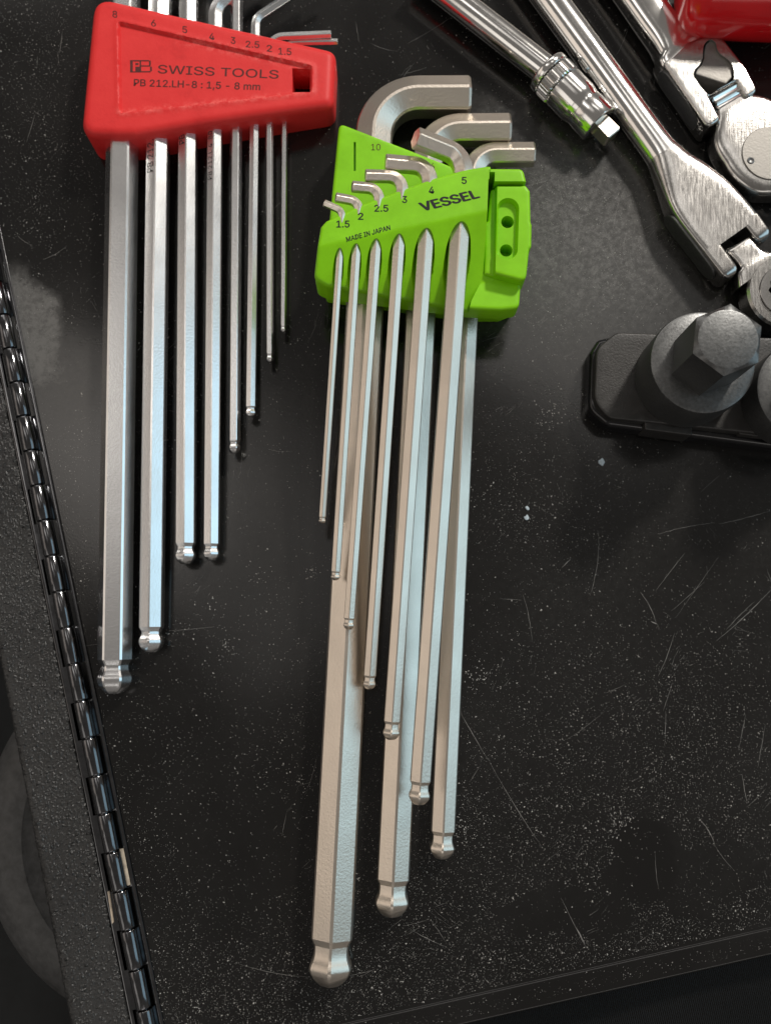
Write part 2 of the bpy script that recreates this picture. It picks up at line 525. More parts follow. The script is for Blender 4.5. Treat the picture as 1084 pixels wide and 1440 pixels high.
def text_px(name, body, A, B, up, surf, mat, parent, off=0.0, lift=0.04, label=None):
    """lettering whose baseline runs from pixel A to pixel B, cap height 'up', lying on the surface surf(xy)->z;
    off is the extra stroke weight (in em), laid on by overprinting slightly shifted copies"""
    V0, F0 = glyphs(body)
    x0, x1 = V0[:, 0].min(), V0[:, 0].max(); y0, y1 = min(0, V0[:, 1].min()), V0[:, 1].max()
    A = np.array(A, float); B = np.array(B, float); up = np.array(up, float)
    tall = ',' in body
    if tall: y1 = V0[:, 1].max()
    base = V0[:, 1] if tall else V0[:, 1] - y0
    gH, _ = glyphs('H'); capH = (gH[:, 1].max() - gH[:, 1].min()) if tall else (y1 - y0)
    shifts = [(0, 0)] if off <= 0 else [(-off, 0), (off, 0), (0, off * 0.6), (0, -off * 0.6)]
    verts, faces = [], []
    for n, (sx, sy) in enumerate(shifts):
        b = len(verts)
        q = A + np.outer((V0[:, 0] + sx - x0) / (x1 - x0), B - A) + np.outer((base + sy) / capH, up)
        z = np.full(len(q), 12.0)
        for _ in range(5):
            X, Y = PV(q[:, 0], q[:, 1], z); z = surf(np.stack([X, Y], 1))
        z = z + lift + 0.004 * n; X, Y = PV(q[:, 0], q[:, 1], z)
        verts += list(zip(X, Y, z))
        faces += [tuple(b + i for i in f) for f in F0]
    o = link_mesh(name, verts, faces, mat, parent, smooth=False)
    if label: o['label'] = label
    return o


# ------------------------------------------------------------------ hex keys
def fillet_path(a, c, e, r, n=12):
    """a -> corner c -> e with a rounded corner"""
    a, c, e = Vector(a), Vector(c), Vector(e)
    u = (a - c).normalized(); v = (e - c).normalized(); ang = math.acos(max(-1, min(1, u.dot(v))))
    t = min(r / math.tan(ang / 2), (e - c).length * 0.8, (a - c).length * 0.8); rr = t * math.tan(ang / 2)
    m = (u + v).normalized(); cen = c + m * (rr / math.sin(ang / 2))
    p0 = c + u * t; p1 = c + v * t; out = []
    w0 = (p0 - cen); w1 = (p1 - cen); al = w0.angle(w1)
    for k in range(n + 1):
        s = k / n
        out.append(cen + (w0 * math.sin((1 - s) * al) + w1 * math.sin(s * al)) / math.sin(al))
    return out


BALL_A = [(0.0, 0.46), (0.06, 0.60), (0.14, 0.74), (0.25, 0.88), (0.36, 0.965), (0.46, 0.995), (0.54, 0.975), (0.62, 0.91), (0.70, 0.84), (0.78, 0.80), (0.86, 0.79), (0.92, 0.81), (1.08, 0.995)]
BALL_B = [(0.0, 0.40), (0.02, 0.47), (0.10, 0.655), (0.20, 0.82), (0.31, 0.95), (0.40, 1.02), (0.44, 1.03), (0.52, 1.0), (0.60, 0.93), (0.67, 0.87), (0.74, 0.84), (0.86, 0.83), (0.98, 0.835), (1.15, 1.0)]


def hex_key(size, tip, mid, corner, end, zt, zm, zc, ze, rbend, flat_up, mat, label, group, ball, scale=1.0, roll=0.0):
    """tip and mid fix the shaft (pixels), corner and end the short arm; heights in mm"""
    Rc = size * scale / math.sqrt(3)
    a = P(tip[0], tip[1], zt); c = P(corner[0], corner[1], zc); e = P(end[0], end[1], ze)
    sh = (c - a).normalized()
    pts = []
    for d, f in ball: pts.append((a + sh * d * size, f))
    arc = fillet_path(a, c, e, rbend)
    L = (arc[0] - a).length; d0 = ball[-1][0] * size
    for k in range(1, 12): pts.append((a + sh * (d0 + (L - d0) * k / 12), 1.0))
    for p in arc: pts.append((p, 1.0))
    le = (e - arc[-1]).normalized()
    pts.append((e - le * size * 0.07, 1.0)); pts.append((e, 0.90))
    rows = []; base = math.radians((30 if flat_up else 0) + roll)
    bev = math.radians(4.2)
    for i, (p, f) in enumerate(pts):
        q0 = pts[max(0, i - 1)][0]; q1 = pts[min(len(pts) - 1, i + 1)][0]
        t = (q1 - q0).normalized()
        up = (Vector((0, 0, 1)) - t * t.z).normalized(); sd = t.cross(up)
        row = []
        for k in range(6):
            for b in (-bev, bev):
                ang = base + k * math.pi / 3 + b
                rr = Rc * f * math.cos(math.pi / 6) / math.cos(math.pi / 6 - abs(b))
                row.append(p + up * (math.cos(ang) * rr) + sd * (math.sin(ang) * rr))
        rows.append(row)
    o = sections('hex_key', rows, mat, None, 24)
    tag(o, label, 'hex key', group)
    return o, a, c


def facet_text(key, a, c, size, k_ang, start, length, height, body):
    """stamped lettering on one long face, reading towards the bend"""
    V, Fc = glyphs(body)
    t = (c - a).normalized(); up = (Vector((0, 0, 1)) - t * t.z).normalized(); sd = t.cross(up)
    nrm = up * math.cos(k_ang) + sd * math.sin(k_ang); across = nrm.cross(t)
    x0, x1 = V[:, 0].min(), V[:, 0].max(); y0, y1 = V[:, 1].min(), V[:, 1].max()
    o = a + t * start + nrm * (size * 0.5 + 0.03)
    verts = [o + t * ((x - x0) / (x1 - x0) * length) + across * (((y - y0) / (y1 - y0) - 0.5) * height) for x, y in V]
    return link_mesh('stamped_lettering', verts, Fc, M['engrave'], key, smooth=False)


GR = 'bright steel hex keys in the red holder'
zr = 7.2
red_keys = [
    # size, tip, mid, corner, end, z tip, z corner, bend, flat up, label
    (8.0, (161, 975), (177.0, -95), (262, -150), 4.7, 8.2, 9, True, 'thickest and longest bright steel hex key, leftmost in the red holder'),
    (6.0, (213, 917), (226.5, -70), (300, -125), 4.9, 8.0, 8, False, 'bright steel hex key in red holder with blue sheen, second from its left end'),
    (5.0, (261.5, 793), (266.0, -55), (330, -110), 4.9, 7.8, 7, False, 'bright steel hex key in red holder below the printed 5, third from left'),
    (4.0, (298, 788), (304.0, 14), (356, -42), 4.6, 7.6, 6, False, 'bright steel hex key in red holder stamped along its upper face, below the printed 4'),
    (3.0, (329.5, 637), (333.5, -8), (396, -52), 5.0, 7.4, 5, True, 'bright steel hex key in red holder below the printed 3, fifth from left'),
    (2.5, (353, 586), (360.0, 27), (440, -26), 5.0, 7.2, 4.5, False, 'bright steel hex key in red holder below the printed 2.5, sixth from left'),
    (2.0, (379.5, 509), (378.5, 52), (466, 48), 5.0, 7.4, 4, True, 'thin bright steel hex key second from right end of red holder'),
    (1.5, (398.5, 467), (400.5, 60), (475, 58.5), 5.0, 6.2, 3, True, 'thinnest and shortest bright steel hex key, rightmost in the red holder'),
]
for s, tip, corner, end, zt, zc, rb, fu, lab in red_keys:
    k, a, c = hex_key(s, tip, None, corner, end, zt, zr, zc, zc + 0.3, rb, fu, M['steel'], lab, GR, BALL_A, 1.0 if s > 1.8 else 1.08, 5.0 if s == 8.0 else 0.0)
    t = (c - a)
    def along(y0): return t.length * (tip[1] - y0) / (tip[1] - corner[1])
    if s == 8.0: facet_text(k, a, c, s, math.radians(-55), along(300), 13, 2.2, 'PB 212.L 8')
    if s == 6.0: facet_text(k, a, c, s, math.radians(-30), along(268), 13, 2.2, 'PB 212.L 6')
    if s == 5.0: facet_text(k, a, c, s, math.radians(-30), along(222), 10, 1.9, 'PB 212.L')
    if s == 4.0: facet_text(k, a, c, s, math.radians(-30), along(268), 14, 1.5, 'PB 212.L 4  80')

# ------------------------------------------------------------------ red holder
pa = P(140, 110, 14); pb = P(468, 120, 9.5)


def red_plane(xy):
    t = (xy[:, 0] - pa.x) / (pb.x - pa.x)
    return 14.2 - 3.6 * t


rec = rounded([P2(168, 33, 13.5), P2(170, 159, 13.5), P2(437.5, 128.5, 11), P2(437.5, 93.5, 11)], 0.5, 3)
hole = [P2(411, 95.5, 10.6), P2(411, 129.5, 10.6), P2(436, 128.5, 10.6), P2(436, 96, 10.6)]


def red_top(xy):
    z = red_plane(xy); s = sdf(xy, rec)
    z = z - 0.75 * np.clip(0.5 - s / 0.5, 0, 1) + 0.28 * np.exp(-((s - 0.55) / 0.5) ** 2)
    return z


red_out = rounded([P2(138, 6, 10), P2(131, 222, 2), P2(204, 219, 2.5), P2(300, 198, 3), P2(404, 180, 3), P2(471, 169, 3), P2(473, 74, 9)],
                  [5, 4.5, 2, 2, 2, 3.2, 3.2])
red = empty('hex_key_holder', (*P2(290, 120), 0), 'red plastic hex key holder with recessed panel and square hole', 'tool holder')
hb_ = relief('holder_body', red_out, 0.75, red_top, 0.15, M['red'], red, r=2.4, holes=[hole],
       loops=[hole, [tuple(v) for v in offset_poly(rec, 0.3)], [tuple(v) for v in offset_poly(rec, -0.3)]], sharp=38)
co = np.array([tuple(v.co) for v in hb_.data.vertices]) / S + np.array(tuple(hb_.location)) / S
sr = sdf(co[:, :2], rec)
low = np.array(P2(170, 159, 13.5)); lowb = np.array(P2(437.5, 128.5, 11)); upa = np.array(P2(250, 53, 13)); upb = np.array(P2(437.5, 93.5, 11))
def segd(p, a, b):
    e = b - a; t = np.clip((p - a) @ e / (e @ e), 0, 1); return np.linalg.norm(p - a - t[:, None] * e, axis=1)
near = np.minimum(segd(co[:, :2], low, lowb), segd(co[:, :2], upa, upb))
at_ = hb_.data.attributes.new('rub', 'FLOAT', 'POINT')
at_.data.foreach_set('value', np.exp(-(near / 1.1) ** 2) * (co[:, 2] > 5))
Z1 = 100; f1 = 2.71


def z1(x, y): return (100 + x / f1, y / f1)


def num(body, cx, cy, h, w, tf, surf, parent, mat, sk=(0, 0), name='size_mark', off=0.0):
    cpx = tf(cx, cy); text_px(name, body, (cpx[0] - w / 2 - sk[0] / 2, cpx[1] + h / 2 - sk[1] / 2), (cpx[0] + w / 2 + sk[0] / 2, cpx[1] + h / 2 + sk[1] / 2), (0, -h), surf, mat, parent, off)


for body, x, y, w in (('8', 168, 58, 6.5), ('6', 315, 92, 6.5), ('5', 434, 117, 6.5), ('4', 537, 143, 7), ('3', 618, 158, 6.5), ('2.5', 692, 173, 19), ('2', 756, 188, 7), ('1.5', 815, 200, 18)):
    num(body, x, y - 4, 9.4, w, z1, red_top, red, M['redink'], (0, 1), off=0.010)
text_px('maker_name', 'SWISS TOOLS', z1(331, 279), z1(790, 300), (0.6, -12.0), red_top, M['redink'], red, 0.006)
text_px('model_lettering', 'PB 212.LH-8 : 1,5 - 8 mm', z1(240, 327), z1(720, 343), (0.4, -9.5), red_top, M['redink'], red, 0.014)


def px_poly(name, polys, surf, mat, parent, lift=0.04):
    verts, faces = [], []
    for poly in polys:
        b = len(verts)
        for q in poly:
            z = 12.0
            for _ in range(5):
                p = P(q[0], q[1], z); z = float(surf(np.array([[p.x, p.y]]))[0])
            verts.append(P(q[0], q[1], z + lift))
        faces.append(tuple(range(b, len(verts))))
    return link_mesh(name, verts, faces, mat, parent, smooth=False)


def bar(x0, y0, x1, y1): return [z1(x0, y0), z1(x1, y0), z1(x1, y1), z1(x0, y1)]


# emblem: a solid tile with a P left open in it, joined to an outlined B
px_poly('emblem', [bar(226, 229, 268, 234), bar(226, 234, 236, 272), bar(246, 240, 258, 248), bar(262, 234, 268, 272), bar(246, 254, 262, 272),
                   bar(268, 229, 298, 233.5), bar(298, 231, 305, 249), bar(268, 249, 303, 253.5), bar(302, 254, 309, 271), bar(268, 271, 304, 275.5), bar(226, 272, 268, 276)],
        red_top, M['redink'], red)

# ------------------------------------------------------------------ green holder
Z2f = 1084 / 350.0


def z2(x, y): return (430 + x / Z2f, 90 + y / Z2f)


GG = 'satin nickel hex keys in the green holder'
ZUP = 26.8
cr0 = np.array(P2(462, 343, ZUP)); cr1 = np.array(P2(683, 297, ZUP))
cdir = (cr1 - cr0) / np.linalg.norm(cr1 - cr0); cnrm = np.array([cdir[1], -cdir[0]])
if cnrm[1] > 0: cnrm = -cnrm
SLOPE = math.tan(math.radians(25))


def plate(xy):
    e = (xy - cr0) @ cnrm
    soft = np.where(e < -0.6, 0, np.where(e > 0.6, e, (e + 0.6) ** 2 / 2.4))
    return ZUP - soft * SLOPE


front = [
    # size, tip, groove apex, corner, end, z tip, bend, label
    (1.5, (453, 736), (477, 356), (482, 297), (455.5, 285.5), 13.5, 2.2, 'thinnest and shortest nickel hex key, leftmost on the front of the green holder'),
    (2.0, (471.5, 816), (500, 349), (505.5, 284), (472, 277.5), 13.5, 2.5, 'thin nickel hex key second from the left on the front of the green holder'),
    (2.5, (490, 885), (528, 342), (534.5, 266), (495, 262.5), 13.0, 3.0, 'slim nickel hex key below the printed 2.5, third from left on green holder front'),
    (3.0, (519, 969), (560, 335), (567, 249), (513.5, 247.5), 12.5, 3.4, 'nickel hex key below the printed 3, its tip beside the thickest key'),
    (4.0, (549.5, 1040), (598, 327), (605.5, 235), (541.5, 229), 13.5, 4.2, 'nickel hex key below the printed 4 on the green holder front'),
    (5.0, (588.5, 1131), (646, 318), (653.5, 222), (584, 194), 14.0, 5.5, 'thickest nickel hex key on green holder front, short arm pointing up left'),
]
grooves = []
for s, tip, apex, corner, end, zt, rb, lab in front:
    sc = 1.12 if s < 2.2 else (1.05 if s < 2.7 else 1.0)
    Rk = s * sc / math.sqrt(3)
    za = ZUP - 1.5
    for _ in range(5):
        A = P(apex[0], apex[1], za + Rk); za = float(plate(np.array([[A.x, A.y]]))[0]) - Rk
    A = P(apex[0], apex[1], za); T = P(tip[0], tip[1], zt)
    slope = (T.z - A.z) / (T.xy - A.xy).length
    zc = za
    for _ in range(4):
        Cn = P(corner[0], corner[1], zc); zc = za - slope * (Cn.xy - A.xy).length
    k, a, c = hex_key(s, tip, None, corner, end, zt, 0, zc, zc + (6.0 if s == 5.0 else 1.6), rb, False, M['nickel'], lab, GG, BALL_B, sc)
    # the groove's plan outline: an arch where the sloping plate meets the bore, then straight sides
    r = Rk * 1.04 + 0.38
    ax = np.array(A.xy); u = np.array((a.xy - c.xy).normalized()); w = np.array([-u[1], u[0]])
    zp0 = float(plate(ax[None])[0]); e0 = 0.01
    a_s = -SLOPE * float(u @ cnrm); b_s = -SLOPE * float(w @ cnrm)
    cs = slope; arch = []
    for q in np.linspace(-1, 1, 21):
        d = q * r * 0.999
        t = (za + math.sqrt(max(0, r * r - d * d)) - zp0 - b_s * d) / (a_s - cs)
        arch.append(tuple(ax + u * t + w * d))
    far = 60
    poly = arch + [tuple(ax + u * far + w * r), tuple(ax + u * far - w * r)]
    grooves.append((poly, ax, u, w, za, cs, r))

# parts of the body, in plan
well = [P2(684, 264, 22), P2(752, 264, 22), P2(745, 389, 20), P2(679, 386, 20)]
slot = [P2(686.5, 246, 24), P2(694.5, 246, 24), P2(694, 270, 24), P2(686, 270, 24)]
capr = [P2(688.5, 226, 25), P2(750, 226, 25), P2(752, 264, 25), P2(688, 264, 25)]
block = [P2(680, 387, 21), P2(745, 390, 21), P2(740, 452, 21), P2(655, 452, 18), P2(662, 425, 18)]


def green_top(xy):
    z = plate(xy)
    for poly, ax, u, w, za, cs, r in grooves:
        s = sdf(xy, poly); rel = xy - ax; t = rel @ u; d = rel @ w
        zz = za + cs * t - np.sqrt(np.clip(r * r - d * d, 0, None)) * 0.95 - 0.15
        z = np.where(s < -0.02, np.minimum(z, zz), z)
    z = np.where(sdf(xy, capr) < 0, 25.6, z)
    s = sdf(xy, block); z = np.where(s < 0, np.maximum(19.5, z), z)
    z = np.where(sdf(xy, well) < 0, 15.5, z)
    z = np.where(sdf(xy, slot) < 0, 16.0, z)
    return z


g_out = rounded([P2(*z2(66, 718), 25.5), P2(*z2(88, 682), 26.8), P2(*z2(240, 610), 26.8), P2(*z2(430, 540), 26.8), P2(*z2(560, 494), 26.8), P2(*z2(690, 458), 26.8), P2(*z2(786, 442), 26.8), P2(735, 238, 25), P2(739.5, 262, 24), P2(733, 392, 20), P2(728, 438, 17), P2(700, 446, 14), P2(656, 444, 14), P2(462, 419, 14), P2(444.5, 409, 15)],
                [0.8, 0.8, 0, 0, 0, 0, 0.6, 1.6, 0.6, 0.6, 2, 1.5, 1, 1, 2.0])
loops = []
for g in grooves:
    loops.append(g[0]); loops.append([tuple(v) for v in offset_poly(g[0], 0.06)])
for q in (well, slot, block, capr):
    loops.append([tuple(v) for v in offset_poly(q, 0.03)]); loops.append([tuple(v) for v in offset_poly(q, -0.03)])
grn = empty('hex_key_holder', (*P2(590, 330), 0), 'bright green plastic hex key holder with hinged side clip', 'tool holder')
relief('front_plate', g_out, 0.5, green_top, 12.6, M['green'], grn, r=0.9, loops=loops, sharp=36, ostep=0.3)

# the plate behind, that grips the three thick keys
slit = rounded([P2(497.5, 201.5, 13), P2(497.5, 242, 13), P2(500.5, 242, 13), P2(500.5, 201.5, 13)], 0.1, 2)
b_out = rounded([P2(477, 176.5, 12), P2(462, 330, 12), P2(457, 420, 3), P2(655, 447.5, 3), P2(702, 447.5, 3), P2(722, 438, 4), P2(726, 300, 8), P2(690, 262, 12), P2(636, 238, 12)],
                [1.5, 1, 1.5, 1, 2, 2, 2, 2, 4])


def back_top(xy):
    z = np.full(len(xy), 13.7)
    return np.where(sdf(xy, slit) < -0.02, 12.3, z)


def back_surf(xy): return np.full(len(xy), 13.7)


bk = relief('back_plate', b_out, 1.5, back_top, 0.15, M['green'], grn, r=0.9, loops=[slit, [tuple(v) for v in offset_poly(slit, 0.05)]])
# latch on the right side
lat_out = rounded([P2(690, 264, 23), P2(738, 264, 23), P2(744, 272, 23), P2(744.5, 316, 22), P2(746, 320, 22), P2(745, 352, 21), P2(742, 356, 21), P2(737, 402, 20), P2(680, 388, 20), P2(680, 314, 22), P2(686, 308, 23)],
                  [1, 1, 1.2, .3, .3, .3, .3, 1.8, .6, .4, .4])
pillc = [P2(714, 294, 24), P2(712.5, 349, 24)]


def pillsdf(xy, r):
    a, b = np.array(pillc[0]), np.array(pillc[1]); e = b - a; w = xy - a
    t = np.clip(w @ e / (e @ e), 0, 1); return np.linalg.norm(w - t[:, None] * e, axis=1) - r


def circ(c, r, n=28): return [(c[0] + r * math.cos(2 * math.pi * k / n), c[1] + r * math.sin(2 * math.pi * k / n)) for k in range(n)]


h1, h2 = P2(713, 313, 22), P2(711.5, 352, 22); RH = 1.62; RP = 2.55
ledge = [P2(698, 255, 24), P2(694, 410, 21), P2(660, 410, 21), P2(660, 255, 24)]


def lat_top(xy):
    y0 = P2(714, 264, 24)[1]; y1 = P2(714, 400, 24)[1]
    z = 24.6 - 1.6 * (xy[:, 1] - y0) / (y1 - y0)
    z = z - 2.0 * np.clip(0.5 - sdf(xy, ledge) / 0.3, 0, 1)
    ps = pillsdf(xy, RP); z = z - 1.7 * np.clip(0.5 - ps / 0.5, 0, 1)
    for h in (h1, h2):
        z = np.where(np.linalg.norm(xy - np.array(h), axis=1) < RH - 0.02, 17.0, z)
    return z


pill = []
a_, b_ = np.array(pillc[0]), np.array(pillc[1]); e_ = (b_ - a_) / np.linalg.norm(b_ - a_); n_ = np.array([-e_[1], e_[0]])
def pill_loop(r):
    out = []
    for k in range(15): q = math.pi * k / 14; out.append(tuple(a_ + n_ * r * math.cos(q) - e_ * r * math.sin(q)))
    for k in range(15): q = math.pi * k / 14; out.append(tuple(b_ - n_ * r * math.cos(q) + e_ * r * math.sin(q)))
    return out
relief('side_clip', lat_out, 0.6, lat_top, 15.4, M['green'], grn, r=0.8,
       loops=[[tuple(v) for v in offset_poly(ledge, 0.16)], [tuple(v) for v in offset_poly(ledge, -0.16)], pill_loop(RP + 0.28), pill_loop(RP - 0.28), circ(h1, RH), circ(h1, RH - 0.05), circ(h2, RH), circ(h2, RH - 0.05)], sharp=40)

for body, x, y, w in (('1.5', 162, 697, 18), ('2', 239, 663, 7), ('2.5', 329, 628, 19), ('3', 430, 590, 6.5), ('4', 547, 549, 7), ('5', 689, 507, 6.5)):
    num(body, x, y, 9.5, w, z2, plate, grn, M['ink'], (0, 0), off=0.02)
num('10', 305, 362, 9, 13, z2, back_surf, grn, M['redink'])
num('6', 551, 445, 9, 6, z2, back_surf, grn, M['redink'])
text_px('maker_name', 'VESSEL', z2(511, 641), z2(757, 582), (-6.5, -11.5), plate, M['ink'], grn, 0.038)
text_px('origin_lettering', 'MADE IN JAPAN', z2(178, 775), z2(368, 722), (-1.0, -6.6), plate, M['ink'], grn, 0.02)

# thick keys behind
for s, tip, corner, end, zt, zc, rb, lab in (
    (6.0, (620.5, 1207), (666, 218), (751, 217.5), 3.6, 7.2, 6.5, 'nickel hex key at right end of green holder, short arm beside the side clip'),
    (8.0, (550, 1288), (604, 184), (717, 183), 4.6, 7.6, 9, 'second thickest nickel hex key, below the other arms above the green holder'),
    (10.0, (463.5, 1385), (529, 137), (661, 136.5), 5.6, 7.8, 12.5, 'thickest and longest nickel hex key, its broad arm topmost behind the green holder')):
    hex_key(s, tip, None, corner, end, zt, 0, zc, zc, rb, False, M['nickel'], lab, GG, BALL_B)

# ------------------------------------------------------------------ tray, lip, hinge, panel, below
def hx(y, off=0): return 83 + (y - 830) * 0.2035 + off          # the hinge's centre line in the photograph
KZ = 1.6
ha = P(hx(-300), -300, KZ); hb = P(hx(1750), 1750, KZ)
hd = (hb - ha).normalized(); hn = Vector((0, 0, 1)).cross(hd)    # points away from the viewer's bottom, to the right
if hn.x < 0: hn = -hn


def hp(along, across, z): return Vector((ha.x, ha.y, 0)) + Vector((hd.x, hd.y, 0)) * along + Vector((hn.x, hn.y, 0)) * across + Vector((0, 0, z))


HL = (hb - ha).length
lip0 = P(120, 1519, 0); lip1 = P(1200, 1275, 0)
ld = (lip1 - lip0).normalized(); ln = Vector((-ld.y, ld.x, 0))    # towards the tray
if ln.y < 0: ln = -ln


def prism(name, poly, z0, z1_, mat, parent=None, bev=0.0):
    n = len(poly); a = sum(poly[i][0] * poly[(i + 1) % n][1] - poly[(i + 1) % n][0] * poly[i][1] for i in range(n))
    if a < 0: poly = poly[::-1]
    verts = [(p[0], p[1], z0) for p in poly]
    faces = [tuple(range(n))[::-1]]; rows = [0]
    if bev > 0:
        verts += [(p[0], p[1], z1_ - bev) for p in poly]
        for f in (0.4, 1.0):
            q = offset_poly(poly, bev * f * 0.8); verts += [(p[0], p[1], z1_ - bev * (1 - f) * 0.35) for p in q]
        k = 4
    else:
        verts += [(p[0], p[1], z1_) for p in poly]; k = 2
    for j in range(k - 1):
        for i in range(n):
            b = (i + 1) % n; faces.append((j * n + i, j * n + b, (j + 1) * n + b, (j + 1) * n + i))
    faces.append(tuple((k - 1) * n + i for i in range(n)))
    return link_mesh(name, verts, faces, mat, parent, 30)


# tray sheet: one flat enamelled sheet whose near edge rolls into a lip
tray_l = 2.4
e0 = hp(0, tray_l, 0); e1 = hp(HL, tray_l, 0)
def lip_hit():
    # where the tray's left edge meets the lip line
    dx = Vector((hd.x, hd.y)); d2 = Vector((ld.x, ld.y)); q = Vector((lip0.x - e0.x, lip0.y - e0.y))
    det = dx.x * (-d2.y) + d2.x * dx.y
    t = (q.x * (-d2.y) + d2.x * q.y) / det
    return e0 + Vector((dx.x, dx.y, 0)) * t
corner_l = lip_hit(); far_r = lip0 + ld * 420
prof = [(0, 0), (0.15, 0.02), (0.35, 0.03), (0.55, -0.03), (0.8, -0.16), (1.05, -0.22), (1.4, -0.24), (6.3, -0.30), (6.55, -0.28), (6.85, -0.36), (7.15, -0.65), (7.35, -1.3), (7.35, -14)]
tv = [e0 + Vector((0, 0, 0)), Vector((340, e0.y, 0))]; tf = []
left_row, right_row = [], []
for d, z in prof:
    for base, row in ((corner_l, left_row), (far_r, right_row)):
        p = base - ln * d; row.append(len(tv)); tv.append(Vector((p.x, p.y, z)))
tf.append((0, left_row[0], right_row[0], 1))
for i in range(len(prof) - 1): tf.append((left_row[i], left_row[i + 1], right_row[i + 1], right_row[i]))
# left rim turned down under the hinge leaf
b0 = len(tv); tv += [e0 + Vector((0, 0, -6)), corner_l + Vector((0, 0, -6))]
tf.append((0, b0, b0 + 1, left_row[0]))
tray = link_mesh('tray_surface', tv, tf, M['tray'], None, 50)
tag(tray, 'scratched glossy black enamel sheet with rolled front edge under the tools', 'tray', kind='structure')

# hinge: two comb-shaped leaves, knuckles, pin
hinge = empty('piano_hinge', tuple(hp(HL / 2, 0, 0)), 'long glossy black piano hinge along the left edge of tray', 'hinge')
pitch = 52 / 5.32
nk = int(HL / pitch)
KR = 2.05
yk0 = P(hx(833), 833, KZ); a0 = (Vector((yk0.x - ha.x, yk0.y - ha.y, 0))).dot(Vector((hd.x, hd.y, 0))) % (pitch)
rt, lt = [], []
knuck = None
for i in range(nk - 1):
    s0 = a0 + i * pitch; s1 = s0 + pitch - 0.28
    even = i % 2 == 0
    rt += [hp(s0 - 0.1, 1.2 if even else 2.75, 0).xy, hp(s1 + 0.15, 1.2 if even else 2.75, 0).xy]
    lt += [hp(s0 - 0.1, -3.2 if even else -1.2, 0).xy, hp(s1 + 0.15, -3.2 if even else -1.2, 0).xy]
    prf = [(0, KR - 0.35), (0.12, KR - 0.1), (0.35, KR), (pitch - 0.63, KR), (pitch - 0.40, KR - 0.1), (pitch - 0.28, KR - 0.35)]
    if knuck is None or i < 0:
        knuck = lathe('knuckle', hp(s0, 0, KZ - 0.2), Vector((hd.x, hd.y, 0)), prf, M['hinge'], hinge, 28)
        first = knuck; base_s = s0
    else:
        k = first.copy(); COL.objects.link(k)
        k.location = first.location + Vector((hd.x, hd.y, 0)) * (s0 - base_s) * S
        k.parent = hinge; k.matrix_parent_inverse = first.matrix_parent_inverse.copy()
rt = [tuple(v) for v in rt] + [tuple(hp(s1, 3.8, 0).xy), tuple(hp(a0 - 0.1, 3.8, 0).xy)]
lt = [tuple(v) for v in lt] + [tuple(hp(s1, -4.3, 0).xy), tuple(hp(a0 - 0.1, -4.3, 0).xy)]
prism('hinge_leaf', rt, 0.05, 0.75, M['hinge'], hinge, 0.25)
prism('hinge_leaf', lt, -1.2, 0.30, M['hinge'], hinge, 0.25)
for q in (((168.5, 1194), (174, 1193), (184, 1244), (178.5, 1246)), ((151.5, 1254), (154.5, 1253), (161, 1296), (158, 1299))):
    prism('reflection_patch', [P2(*v, 0.8) for v in q], 0.5, 0.86, M['reflection'], hinge, 0.05)  # pale slips painted in for the reflection in the leaf pockets
lathe('hinge_pin', hp(a0 - 2, 0, KZ - 0.2), Vector((hd.x, hd.y, 0)), [(0, 1.2), (HL - 6, 1.2)], M['hinge'], hinge, 16)

# textured panel left of the hinge, its outer edge rolled down
rows = []
pl0, pl1 = P(-250, -380, 0), None
for along in (0, HL):
    pass
R_ = []
pan_r = -4.55
ppts = [(pan_r, -3.0), (pan_r - 0.05, -0.2), (pan_r - 0.35, 0.12), (pan_r - 0.9, 0.2)]
pan_w_top, pan_w_bot = 14.6, 14.6
for d, z in ((12.8, 0.2), (13.6, 0.05), (14.4, -0.5), (14.9, -1.3), (15.1, -2.4), (15.1, -30)):
    ppts.append((pan_r - d, z))
rng = np.random.default_rng(5)
prof_d = [pan_r, pan_r - 0.05, pan_r - 0.35] + list(np.linspace(pan_r - 0.75, pan_r - 12.6, 37)) + [pan_r - d for d in (13.0, 13.6, 14.1, 14.5, 14.8, 15.0, 15.1, 15.12)]
prof_z = [-3.0, -0.2, 0.12] + [0.2] * 37 + [0.19, 0.08, -0.15, -0.5, -1.0, -1.6, -2.6, -30.0]
nd_ = len(prof_d); k0, k1 = HL * 0.13, HL * 0.88
al = np.concatenate([[0.0], np.arange(k0, k1, 0.33), [HL]]); verts, faces = [], []
for q, a in enumerate(al):
    for d, z in zip(prof_d, prof_z):
        if 0 < q < len(al) - 1 and z > -1.5:
            g = abs(rng.normal(0, 1)) ** 1.3
            verts.append(hp(a + rng.uniform(-.12, .12), d + rng.uniform(-.10, .10), z + 0.115 * g - 0.07))
        else: verts.append(hp(a, d, z))
for q in range(len(al) - 1):
    for i in range(nd_ - 1):
        b = q * nd_ + i; faces.append((b, b + 1, b + nd_ + 1, b + nd_))
panel = link_mesh('side_panel', verts, faces, M['texture'], None, 16)
tag(panel, 'textured black powder-coated steel edge running beside the hinge', 'panel')

floor_ = link_mesh('floor', [(-700, -700, -95), (700, -700, -95), (700, 700, -95), (-700, 700, -95)], [(0, 1, 2, 3)], M['darkfloor'], None)
tag(floor_, 'dark floor far below the tray', 'floor', kind='structure')
